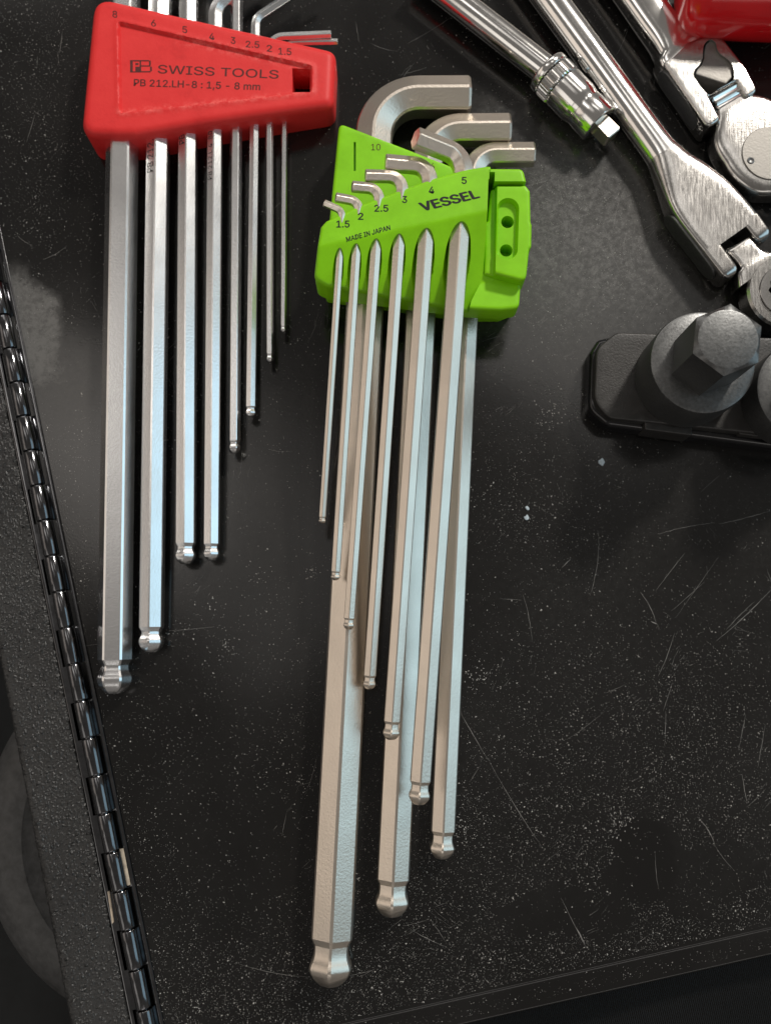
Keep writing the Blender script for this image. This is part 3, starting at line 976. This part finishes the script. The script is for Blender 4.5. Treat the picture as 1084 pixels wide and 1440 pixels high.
# round base below the panel
dc = P(236, 1170, -30); rd = 265 / 4.72
lathe_p = [(0, rd - 8), (0, rd - 1.5), (0.5, rd - 0.4), (1.8, rd), (12, rd), (15, rd - 0.8), (17.5, rd - 2.8), (19.4, rd - 5.6), (20.6, rd - 9), (21.0, rd - 12.5), (21.0, rd - 14.2), (20.6, rd - 14.8), (19.9, rd - 17.5), (19.0, rd - 20.5), (16.0, rd - 24.5), (15.6, rd - 26), (15.6, rd - 42)]
disc = lathe('round_base', (dc.x, dc.y, -51), (0, 0, 1), lathe_p, M['disc'], None, 120)
tag(disc, 'rounded dark grey rubber rim showing below the textured panel', 'round base')

# ribbed cloth beyond the lip
cv, cf = [], []
nx, ny = 60, 16
for j in range(ny + 1):
    for i in range(nx + 1):
        p = lip0 - ld * 60 + ld * (520 * i / nx) - ln * (4.0 + 120 * j / ny)
        cv.append((p.x, p.y, -9 - 3 * j / ny * 4 + 1.2 * math.sin(i * 0.55 + j * 0.2) * math.sin(j * 0.5 + 0.7)))
for j in range(ny):
    for i in range(nx):
        a = j * (nx + 1) + i; cf.append((a, a + 1, a + nx + 2, a + nx + 1))
cl = link_mesh('cloth', cv, cf, M['cloth'], None, 60)
tag(cl, 'black finely ribbed cloth below the front lip of tray', 'cloth')

# ------------------------------------------------------------------ chrome extension bar with wobble end
ext = empty('extension_bar', (*P2(760, 90), 0), 'chrome extension bar with knurled collar and small square drive', 'extension bar')
rp0, rp1 = P(590, -40, 6.0), P(768, 99.5, 6.2)
lathe('rod', rp0, rp1 - rp0, [(0, 4.1), ((rp1 - rp0).length - 1.2, 4.1), ((rp1 - rp0).length + 1.5, 3.9)], M['chrome'], ext, 64)
ap0, ap1 = P(767, 98, 6.5), P(852, 185, 6.3)
ax_ = (ap1 - ap0).normalized()
lathe('collar', ap0, ax_, [(-0.1, 4.6), (0, 5.7), (0.3, 6.1), (0.6, 6.25), (2.0, 6.25), (2.3, 6.1), (2.5, 5.5), (2.6, 4.0)], M['chrome'], ext, 64)
lathe('knurled_ring', ap0 + ax_ * 2.6, ax_, [(0, 5.2), (0.1, 5.9), (0.4, 6.25), (3.5, 6.25), (3.9, 6.0), (4.1, 5.2)], M['chrome'], ext, 136, 0.45, 15)
lathe('drive_body', ap0 + ax_ * 6.8, ax_, [(-0.1, 4.9), (0.0, 5.8), (0.4, 6.15), (6.2, 6.15), (7.2, 5.95), (8.2, 5.62), (9.2, 5.68), (10.2, 5.82), (14.6, 5.8), (15.0, 5.65), (15.25, 5.2), (15.3, 3.4), (14.9, 3.2)], M['chrome'], ext, 64)
sq = 2.75
lathe('square_drive', ap0 + ax_ * 21.5, ax_, [(0, sq * 1.05), (0.6, sq * 1.15), (5.2, sq * 1.15), (5.6, sq * 1.0)], M['nickel'], ext, 4, None, 20, math.radians(38))

# ------------------------------------------------------------------ flex head ratchet wrenches
GW = 'flex head ratchet wrenches'
w1 = empty('ratchet_wrench', (*P2(960, 260), 0), 'chrome flex head wrench with long round shank and scuffed fork above the black sockets', 'wrench', GW)
loft('handle', [(650, -170, 5.3, 4.8, 4.2, 2.1), (730, -60, 5.3, 4.8, 4.2, 2.1), (820, 63, 5.3, 4.8, 4.2, 2.1), (890, 160, 5.3, 4.8, 4.2, 2.1), (925, 208, 5.2, 4.9, 4.2, 2.2),
                (936, 223, 5.1, 5.3, 4.25, 2.5)], M['chrome'], w1, 56, 8)
loft('fork', [(930, 215, 5.12, 5.0, 4.2, 2.3), (936, 223, 5.1, 5.33, 4.28, 2.55), (946, 238, 5.0, 6.2, 4.3, 3.2), (962, 260, 5.0, 7.8, 4.3, 5), (980, 285, 5.0, 9.0, 4.3, 8), (1003, 313, 5.0, 9.4, 4.3, 10), (1024, 339, 5.0, 9.4, 4.3, 10)], M['satin'], w1, 56, 8)
dv = Vector((0.60, 0.80)); pn = Vector((0.80, -0.60))
def arm(c, off, length, hw, parent, z=5.0, hh=4.3):
    a = Vector(c) + pn * off; b = a + dv * length
    loft('fork_arm', [(a.x - dv.x * 6, a.y - dv.y * 6, z, hw, hh, 8), (a.x, a.y, z, hw, hh, 8), (b.x, b.y, z, hw * 0.97, hh, 7)], M['satin'], parent, 40, 4, (0, 2.2), 40)
arm((1024, 339), -34, 34, 2.65, w1); arm((1024, 339), 33, 20, 2.65, w1)
tn0 = Vector((1031, 347)); tn1 = Vector((1072, 398))
rh = loft('ring_head', [(tn0.x, tn0.y, 5.2, 3.9, 2.0, 5), (tn0.x + 3, tn0.y + 4, 5.2, 3.9, 3.4, 7), (1050, 370, 5.2, 3.95, 3.7, 9), (1056, 378, 5.2, 6.2, 3.9, 9), (1064, 388, 5.2, 8.0, 3.9, 9)], M['satin'], w1, 40, 6)
rc = P(1096, 417, 5)
rg_ = lathe('ring', (rc.x, rc.y, 1.3), (0, 0, 1), [(0, 7.2), (0, 9.7), (0.5, 10.3), (7.2, 10.3), (7.9, 9.7), (7.9, 7.2), (0, 7.2)], M['satin'], w1, 72)
gear = []
def bore(cx, cy, r_out, r1, r2, z0, z1_, name, mat, parent, pts=12):
    n = pts * 4; vs, fs = [], []
    for z in (z0, z1_):
        for k in range(n):
            a = 2 * math.pi * k / n; vs.append((cx + r_out * math.cos(a), cy + r_out * math.sin(a), z))
        for k in range(n):
            a = 2 * math.pi * k / n; rr = r1 + (r2 - r1) * abs(((k / 4.0) % 1) * 2 - 1)
            vs.append((cx + rr * math.cos(a), cy + rr * math.sin(a), z))
    for k in range(n):
        b = (k + 1) % n
        fs += [(k, b, n + b, n + k), (2 * n + k, 2 * n + b, 3 * n + b, 3 * n + k), (k, b, 2 * n + b, 2 * n + k), (n + k, n + b, 3 * n + b, 3 * n + k)]
    return link_mesh(name, vs, fs, mat, parent, 25)
bore(rc.x, rc.y, 7.1, 4.3, 5.0, 0.8, 9.8, 'bore_ring', M['chrome'], rg_)
wl = P(998, 384, 4.6)
lathe('pin_end', P(1001.5, 382.5, 4.6), Vector((-0.8, -0.6, 0)), [(-1.0, 0.85), (0.15, 0.85), (0.3, 0.5)], M['chrome'], w1, 20)

def wall_plate(a, b, parent, z=4.7, hh=3.4):
    a, b = Vector(a), Vector(b); st = []
    L_ = (b - a).length
    for f in (0.0, 0.02, 0.06, 0.12, 0.20, 0.5, 0.80, 0.88, 0.94, 0.98, 1.0):
        e = min(f, 1 - f) * L_ / 5.1; h = hh * math.sqrt(max(0.02, 1 - max(0, 1 - e / hh) ** 2))
        p = a + (b - a) * f; st.append((p.x, p.y, z, 0.55, h, 5))
    loft('side_plate', st, M['oxide'], parent, 28, 3)
wall_plate((936, 304), (1003, 391), w1)

w2 = empty('ratchet_wrench', (*P2(990, 100), 0), 'chrome flex head wrench with window in its fork, beside the red handle', 'wrench', GW)
loft('handle', [(780, -180, 5.2, 6.8, 4.2, 2.8), (850, -75, 5.2, 6.6, 4.2, 2.8), (888, -19, 5.2, 6.3, 4.2, 2.8), (915, 24, 5.2, 5.7, 4.2, 3.0), (938, 55, 5.2, 5.9, 4.3, 3.4), (950, 68, 5.1, 7.4, 4.3, 5), (956, 76, 5.0, 8.3, 4.2, 8), (962, 83, 5.0, 8.5, 4.1, 8)], M['chrome'], w2, 56, 8)
wall_plate((927, 103), (987, 186), w2, 4.9, 3.5)
def z5(x, y): return (840 + x / 4.443, y / 4.443)
def w5(x, y, z=9.6): return P2(*z5(x, y), z)
blk = rounded([w5(412, 392), w5(545, 270), w5(735, 192), w5(772, 222), w5(932, 425), w5(1004, 565), w5(925, 612), w5(868, 508), w5(695, 600), w5(768, 740), w5(690, 800)],
              [0.8, 8, 1.0, 1.5, 4, 2.2, 1.2, 0.2, 0.2, 1.6, 2.2])
win = smooth_poly([w5(*q) for q in ((668, 272), (703, 246), (735, 266), (746, 306), (768, 338), (806, 366), (838, 402), (850, 445), (850, 490), (828, 514), (760, 552), (698, 590), (660, 560), (615, 500), (598, 466), (608, 434), (638, 400), (655, 360), (658, 312))], 4)
def blk_top(xy):
    return np.full(len(xy), 9.6)
relief('fork', blk, 0.9, blk_top, 0.9, M['satin'], w2, r=0.7, loops=[win], holes=[win], sharp=40)
ton = rounded([w5(*q, 8.4) for q in ((676, 276), (703, 256), (729, 272), (740, 312), (764, 344), (802, 374), (830, 408), (841, 446), (836, 488), (798, 528), (700, 497), (606, 466), (616, 438), (646, 404), (662, 362), (665, 314))], [.6, .6, .6, .6, .6, .6, .6, .6, .6, .5, 0, .5, .6, .6, .6, .6], 3)
relief('detent_plate', ton, 0.8, lambda xy: np.full(len(xy), 8.7), 1.9, M['darkmetal'], w2, r=0.3)
q0, q1 = P(*z5(715, 668), 6.6), P(*z5(905, 560), 6.6)
lathe('hinge_barrel', q0, q1 - q0, [(0, 2.2), (0.3, 2.75), ((q1 - q0).length - 0.3, 2.75), ((q1 - q0).length, 2.2)], M['chrome'], w2, 36, 0.55, 15)
loft('ratchet_head', [(*z5(822, 672), 4.9, 5.6, 3.6, 6), (*z5(842, 700), 4.9, 6.6, 3.9, 6), (*z5(875, 745), 4.9, 9.0, 4.1, 6), (*z5(930, 820), 4.9, 12.3, 4.1, 6), (*z5(1010, 905), 4.9, 13.4, 4.1, 6), (*z5(1085, 1005), 4.9, 13.3, 4.1, 6), (*z5(1165, 1110), 4.9, 11.0, 4.1, 5), (*z5(1210, 1170), 4.9, 6.5, 4.0, 4)], M['satin'], w2, 56, 7, (0, 2))
pc = P(*z5(1072, 960), 9.0)
cp_ = lathe('cover_plate', (pc.x, pc.y, 8.6), (0, 0, 1), [(0, 7.6), (0.62, 7.6), (0.72, 7.45)], M['darkmetal'], w2, 64)
sc_ = P(*z5(955, 1003), 9.3)
lathe('screw', (sc_.x, sc_.y, 9.28), (0, 0, 1), [(0, 1.0), (0.12, 1.0), (0.2, 0.75), (0.05, 0.3)], M['oxide'], cp_, 20)
lathe('pin_end', P(978.5, 170.5, 4.8), Vector((-0.78, -0.62, 0)), [(-1.2, 1.15), (0.12, 1.15), (0.22, 0.85), (0.02, 0.8), (0.02, 0.4), (0.2, 0.35)], M['chrome'], w2, 24)

# ------------------------------------------------------------------ red handle, top right
hh0 = P(957, -16, 13); hh1 = P(1240, -8, 13)
hprof = [(0, 6.5), (0.3, 8.2), (1.0, 9.8), (2.2, 11.2), (4.0, 12.2), (7, 12.7), (20, 12.9), (60, 13.0)]
h_ = lathe('screwdriver_handle', hh0, hh1 - hh0, hprof, M['redhandle'], None, 64)
tag(h_, 'glossy red plastic tool handle cut off at top right corner', 'handle')

# ------------------------------------------------------------------ socket rail and hex bit sockets
rail = empty('socket_rail', (*P2(960, 540), 0), 'black plastic socket rail holding upright hex bit sockets', 'socket rail')
zt_ = 9.5
base_o = rounded([P2(838, 481, 4), P2(826, 500, 3), P2(822, 582, 1.5), P2(848, 604, 1.5), P2(1180, 648, 1.5), P2(1180, 495, 4), P2(880, 470, 5)], [2, 3, 5, 4, 1, 1, 3])
relief('rail_base', base_o, 2.0, lambda xy: np.full(len(xy), 6.4), 0.15, M['gloss'], rail, r=1.4)
top_o = rounded([P2(866, 467, zt_), P2(838, 490, zt_), P2(835, 565, zt_), P2(856, 588, zt_), P2(1180, 622, zt_), P2(1180, 478, zt_)], [4, 5, 7, 4, 1, 1])
relief('rail_top', top_o, 2.0, lambda xy: np.full(len(xy), zt_), 6.2, M['blackplastic'], rail, r=0.6)
for (xa, ya, xb, yb) in ((905, 591.5, 973, 599), (1037, 598, 1110, 606)):
    q = [P2(xa, ya, 8.4), P2(xb, yb, 8.4), P2(xb - 1, yb + 14, 8.4), P2(xa + 1, ya + 13, 8.4)]
    relief('rail_clip', rounded(q, 0.5, 3), 1.0, lambda xy: np.full(len(xy), 8.9), 1.0, M['blackplastic'], rail, r=0.4)


def hex_socket(cx, cy, r, ztop, hexr, zhex, rot, label, lean=(0, 0)):
    c = P(cx, cy, ztop)
    s_ = empty('hex_bit_socket', (c.x, c.y, zt_), label, 'socket', 'black hex bit sockets on the rail')
    lathe('socket_body', (c.x, c.y, zt_ - 0.4), (0, 0, 1), [(0, r - 0.8), (0.5, r), (ztop - zt_ - 0.6, r), (ztop - zt_ + 0.1, r - 0.25), (ztop - zt_ + 0.4, r - 0.9), (ztop - zt_ + 0.4, hexr * 0.9)], M['oxide'], s_, 80)
    hz = zhex - ztop
    rows = []
    for dz, f in ((-0.5, 1.0), (hz - 2.0, 1.0)):
        rows.append([Vector((c.x + hexr * math.cos(rot + k * math.pi / 36), 0, 0)) for k in range(0)])
    n = 72; R2 = []
    prof = [(-0.3, 9), (hz - 2.2, 9), (hz - 0.75, hexr * 1.0), (hz - 0.04, hexr * 0.80), (hz, hexr * 0.78)]
    for dz, lim in prof:
        row = []
        for k in range(n):
            a = 2 * math.pi * k / n; q = ((a + math.pi / 6) % (math.pi / 3)) - math.pi / 6
            rr = min(hexr * math.cos(math.pi / 6) / math.cos(((a) % (math.pi / 3)) - math.pi / 6), lim)
            row.append(Vector((c.x + rr * math.cos(a + rot) + lean[0] * dz, c.y + rr * math.sin(a + rot) + lean[1] * dz, ztop + dz)))
        R2.append(row)
    sections('hex_bit', R2, M['oxide'], s_, 20)


hex_socket(988, 509, 13.2, 25, 8.75, 43.5, math.radians(22), 'grey black hex bit socket standing on the rail, its whole hexagon in view')
hex_socket(1137, 548, 13.2, 21, 7.5, 36, math.radians(10), 'dark hex bit socket cut off by the right edge, beside the larger hexagon')

# ------------------------------------------------------------------ flakes, scratches, dust on the tray
for (x, y, r, lab) in ((845.5, 650, 1.15, 'largest pale blue paint flake on the tray below the socket rail'),
                       (741, 714.5, 0.62, 'upper of two tiny pale flakes on the tray right of the green set'),
                       (740, 728.5, 0.8, 'lower of two tiny pale flakes on the tray right of the green set')):
    c = P(x, y, 0); out = []
    for k in range(9):
        a = 2 * math.pi * k / 9; rr = r * random.uniform(0.6, 1.1); out.append((c.x + rr * math.cos(a), c.y + rr * 1.15 * math.sin(a)))
    o = prism('paint_flake', out, 0.02, 0.35, M['flake'], None, 0.1); tag(o, lab, 'paint flake', 'pale flakes on the tray')


def on_tray(x, y):
    return x > hx(y) + 26 and y < 1519 - (x - 120) * 0.226 - 1.5 and -60 < x < 1150


def ribbon(V, Fc, pts, w):
    pts = [P(x, y, 0.012) for x, y in pts]; b = len(V); n = len(pts)
    for i, p in enumerate(pts):
        t = (pts[min(i + 1, n - 1)] - pts[max(0, i - 1)]).normalized(); s = Vector((-t.y, t.x, 0))
        f = w * (0.25 + 0.75 * math.sin(math.pi * min(0.97, max(0.03, i / (n - 1))))) * random.uniform(0.6, 1.15)
        V += [p + s * f * 0.5, p - s * f * 0.5]
        if i: k = b + 2 * i; Fc.append((k - 2, k - 1, k + 1, k))


V, Fc = [], []
def curve(p, q, bow, n=14):
    out = []
    dx, dy = q[0] - p[0], q[1] - p[1]
    for i in range(n + 1):
        t = i / n; k = 4 * t * (1 - t) * bow; out.append((p[0] + dx * t - dy * k + random.uniform(-.3, .3), p[1] + dy * t + dx * k + random.uniform(-.3, .3)))
    return out
named = [((646, 1000), (684, 1066), 0.0, .22), ((684, 1064), (762, 1192), 0.02, .20), ((788, 1262), (824, 1334), 0.0, .16), ((811, 1306), (822, 1328), 0, .5),
         ((841, 747), (829, 838), -0.08, .22), ((900, 833), (922, 877), -.1, .28), ((915, 874), (924, 878), 0, .5), ((1007, 901), (1084, 829), .03, .30), ((1020, 886), (1060, 846), -.02, .22),
         ((943, 860), (990, 818), 0, .16), ((950, 868), (1010, 783), 0, .12), ((925, 951), (948, 890), 0.04, .2), ((735, 836), (748, 902), -.05, .22), ((703, 842), (734, 844), 0, .14),
         ((921, 831), (962, 778), 0, .2), ((1010, 737), (1084, 718), .02, .22), ((925, 751), (1005, 735), -.04, .18), ((790, 798), (802, 786), 0, .4), ((797, 1040), (850, 1000), .03, .14),
         ((980, 1149), (1005, 1190), -.12, .28), ((1005, 1190), (1032, 1224), .05, .14), ((1043, 1088), (1050, 1130), .02, .2), ((1065, 1080), (1075, 1020), 0, .2), ((1038, 1055), (1048, 1005), 0, .18),
         ((932, 1000), (945, 960), 0, .2), ((934, 1050), (936, 1000), 0, .18), ((577, 1307), (632, 1334), 0.03, .2), ((604, 1292), (628, 1328), -.04, .16), ((566, 1302), (604, 1292), 0.05, .14),
         ((921, 1200), (926, 1252), .05, .14), ((238, 887), (302, 881), .02, .16), ((120, 908), (150, 904), .02, .16), ((335, 1355), (437, 1374), .06, .16), ((490, 1372), (524, 1364), .03, .14),
         ((60, 365), (95, 345), .1, .18), ((38, 200), (50, 160), 0, .2), ((84, 75), (88, 45), .02, .2), ((24, 330), (46, 345), .1, .2), ((407, 455), (412, 462), .3, .16), ((380, 632), (412, 634), .12, .12),
         ((700, 268), (780, 250), .05, .14), ((760, 330), (830, 300), -.04, .14), ((745, 380), (800, 350), .03, .14), ((850, 320), (880, 400), .06, .12), ((784, 250), (790, 285), 0, .16), ((790, 248), (797, 280), 0, .12),
         ((575, 60), (640, 20), .03, .14), ((520, 60), (560, 72), .1, .12), ((500, 30), (505, 60), 0, .12), ((560, 105), (600, 95), .04, .12), ((660, 1100), (676, 1075), 0, .14), ((428, 1120), (446, 1062), .05, .12), ((420, 1105), (437, 1100), 0, .12)]
for p, q, b, w in named: ribbon(V, Fc, curve(p, q, b * 0.6), w * 0.5)
for _ in range(170):
    while True:
        x, y = (random.gauss(790, 70), random.gauss(340, 75)) if _ > 95 else (random.uniform(560, 1100) if random.random() < 0.75 else random.uniform(20, 560), random.uniform(-20, 1420))
        if on_tray(x, y): break
    a = random.gauss(2.2, 0.45) if random.random() < 0.65 else random.uniform(0, 6.28)
    for _k in range(random.randint(1, 9)):
        xx, yy = x + random.gauss(0, 12), y + random.gauss(0, 12); L = random.expovariate(1 / 8.0) + 2.5; aa = a + random.gauss(0, 0.16)
        if on_tray(xx, yy) and on_tray(xx + L * math.cos(aa), yy + L * math.sin(aa)):
            ribbon(V, Fc, curve((xx, yy), (xx + L * math.cos(aa), yy + L * math.sin(aa)), random.uniform(-.03, .03), 4), random.uniform(.02, .06))
scr = link_mesh('scratches', V, Fc, M['scratch'], tray, smooth=False); scr['kind'] = 'stuff'

rng = np.random.default_rng(11)
clusters = [(rng.uniform(0, 1084), rng.uniform(0, 1420), rng.uniform(12, 70), rng.uniform(.3, 1.0)) for _ in range(80)]


def density(x, y):
    d = 0.085 + 0.60 * np.clip((y - 820) / 420, 0, 1) * (0.35 + 0.65 * np.clip((x - 330) / 300, 0, 1)) + 0.5 * np.clip((y - 1290) / 90, 0, 1)
    def g(cx, cy, rx, ry): return np.exp(-((x - cx) / rx) ** 2 - ((y - cy) / ry) ** 2)
    d = d + 0.45 * g(60, 170, 120, 190) + 0.30 * g(770, 680, 130, 100) + 0.62 * g(800, 330, 110, 100) + 0.25 * g(180, 560, 80, 120) + 0.3 * g(900, 1020, 160, 160)
    for cx, cy, r, s_ in clusters: d = d + 0.28 * s_ * np.exp(-((x - cx) ** 2 + (y - cy) ** 2) / r ** 2)
    x = x + 9 * np.sin(y * 0.045 + 1) + 5 * np.sin(y * 0.13 + x * 0.05); y = y + 8 * np.sin(x * 0.05) + 4 * np.sin(x * 0.16 + 2)
    for cx, cy, rx, ry, k in ((905, 1215, 55, 62, .1), (800, 1285, 95, 36, .15), (985, 1235, 85, 50, .25), (350, 1180, 110, 90, .45), (100, 520, 60, 70, .2)):
        d = np.where(((x - cx) / rx) ** 2 + ((y - cy) / ry) ** 2 < 1, d * k, d)
    return np.minimum(1, d)


gx = rng.uniform(-10, 1095, 330000); gy = rng.uniform(-15, 1475, 330000)
edge = 1519 - (gx - 120) * 0.226
ok = (gx > 83 + (gy - 830) * 0.2035 + 20) & (gy < edge + 34) & ((gy < edge - 1.5) | ((gy > edge + 7) & (rng.random(len(gx)) < 0.3))) & (rng.random(len(gx)) < density(gx, gy) * 0.62)
gx, gy = gx[ok][:110000], gy[ok][:110000]
gr = np.minimum(0.27, 0.030 + rng.exponential(0.030, len(gx)))
ex = [(438, 805, 30, 6), (320, 912, 36, 9), (305, 845, 12, 9), (360, 805, 16, 10), (640, 845, 40, 10), (668, 950, 40, 12), (775, 580, 60, 14), (875, 1150, 90, 14), (650, 1170, 50, 12), (410, 1100, 20, 12), (420, 480, 10, 8)]
for cx, cy, n, sp in ex:
    gx = np.append(gx, rng.normal(cx, sp, n)); gy = np.append(gy, rng.normal(cy, sp, n)); gr = np.append(gr, rng.uniform(.05, .2, n))
# a little grit on the lip, the hinge leaf and the textured panel's edge
ng = len(gx); PX, PY = PV(gx, gy, np.zeros(ng)); a0_ = rng.uniform(0, 6.28, ng); st_ = rng.uniform(1, 1.9, ng); hd_ = rng.uniform(0, 3.14, ng)
DV = np.zeros((ng, 4, 3)); zl = np.where(gy > 1519 - (gx - 120) * 0.226 + 2, -0.27, 0.0)
for k in range(3):
    q = a0_ + k * 2.094; rr = gr * rng.uniform(.6, 1.2, ng); u_ = rr * np.cos(q) * st_; w_ = rr * np.sin(q)
    DV[:, k, 0] = PX + u_ * np.cos(hd_) - w_ * np.sin(hd_); DV[:, k, 1] = PY + u_ * np.sin(hd_) + w_ * np.cos(hd_)
DV[:, 3, 0] = PX; DV[:, 3, 1] = PY; DV[:, :, 2] = zl[:, None]; DV[:, 3, 2] += gr * rng.uniform(.4, .9, ng)
V = DV.reshape(-1, 3); bi = np.arange(ng)[:, None] * 4
Fc = np.concatenate([bi + np.array([[0, 1, 3]]), bi + np.array([[1, 2, 3]]), bi + np.array([[2, 0, 3]])]).tolist()
print('dust grains', ng)
dust = link_mesh('dust', V, Fc, M['dust'], None, smooth=False)
tag(dust, 'pale dust grains scattered over the black tray', 'dust', kind='stuff')
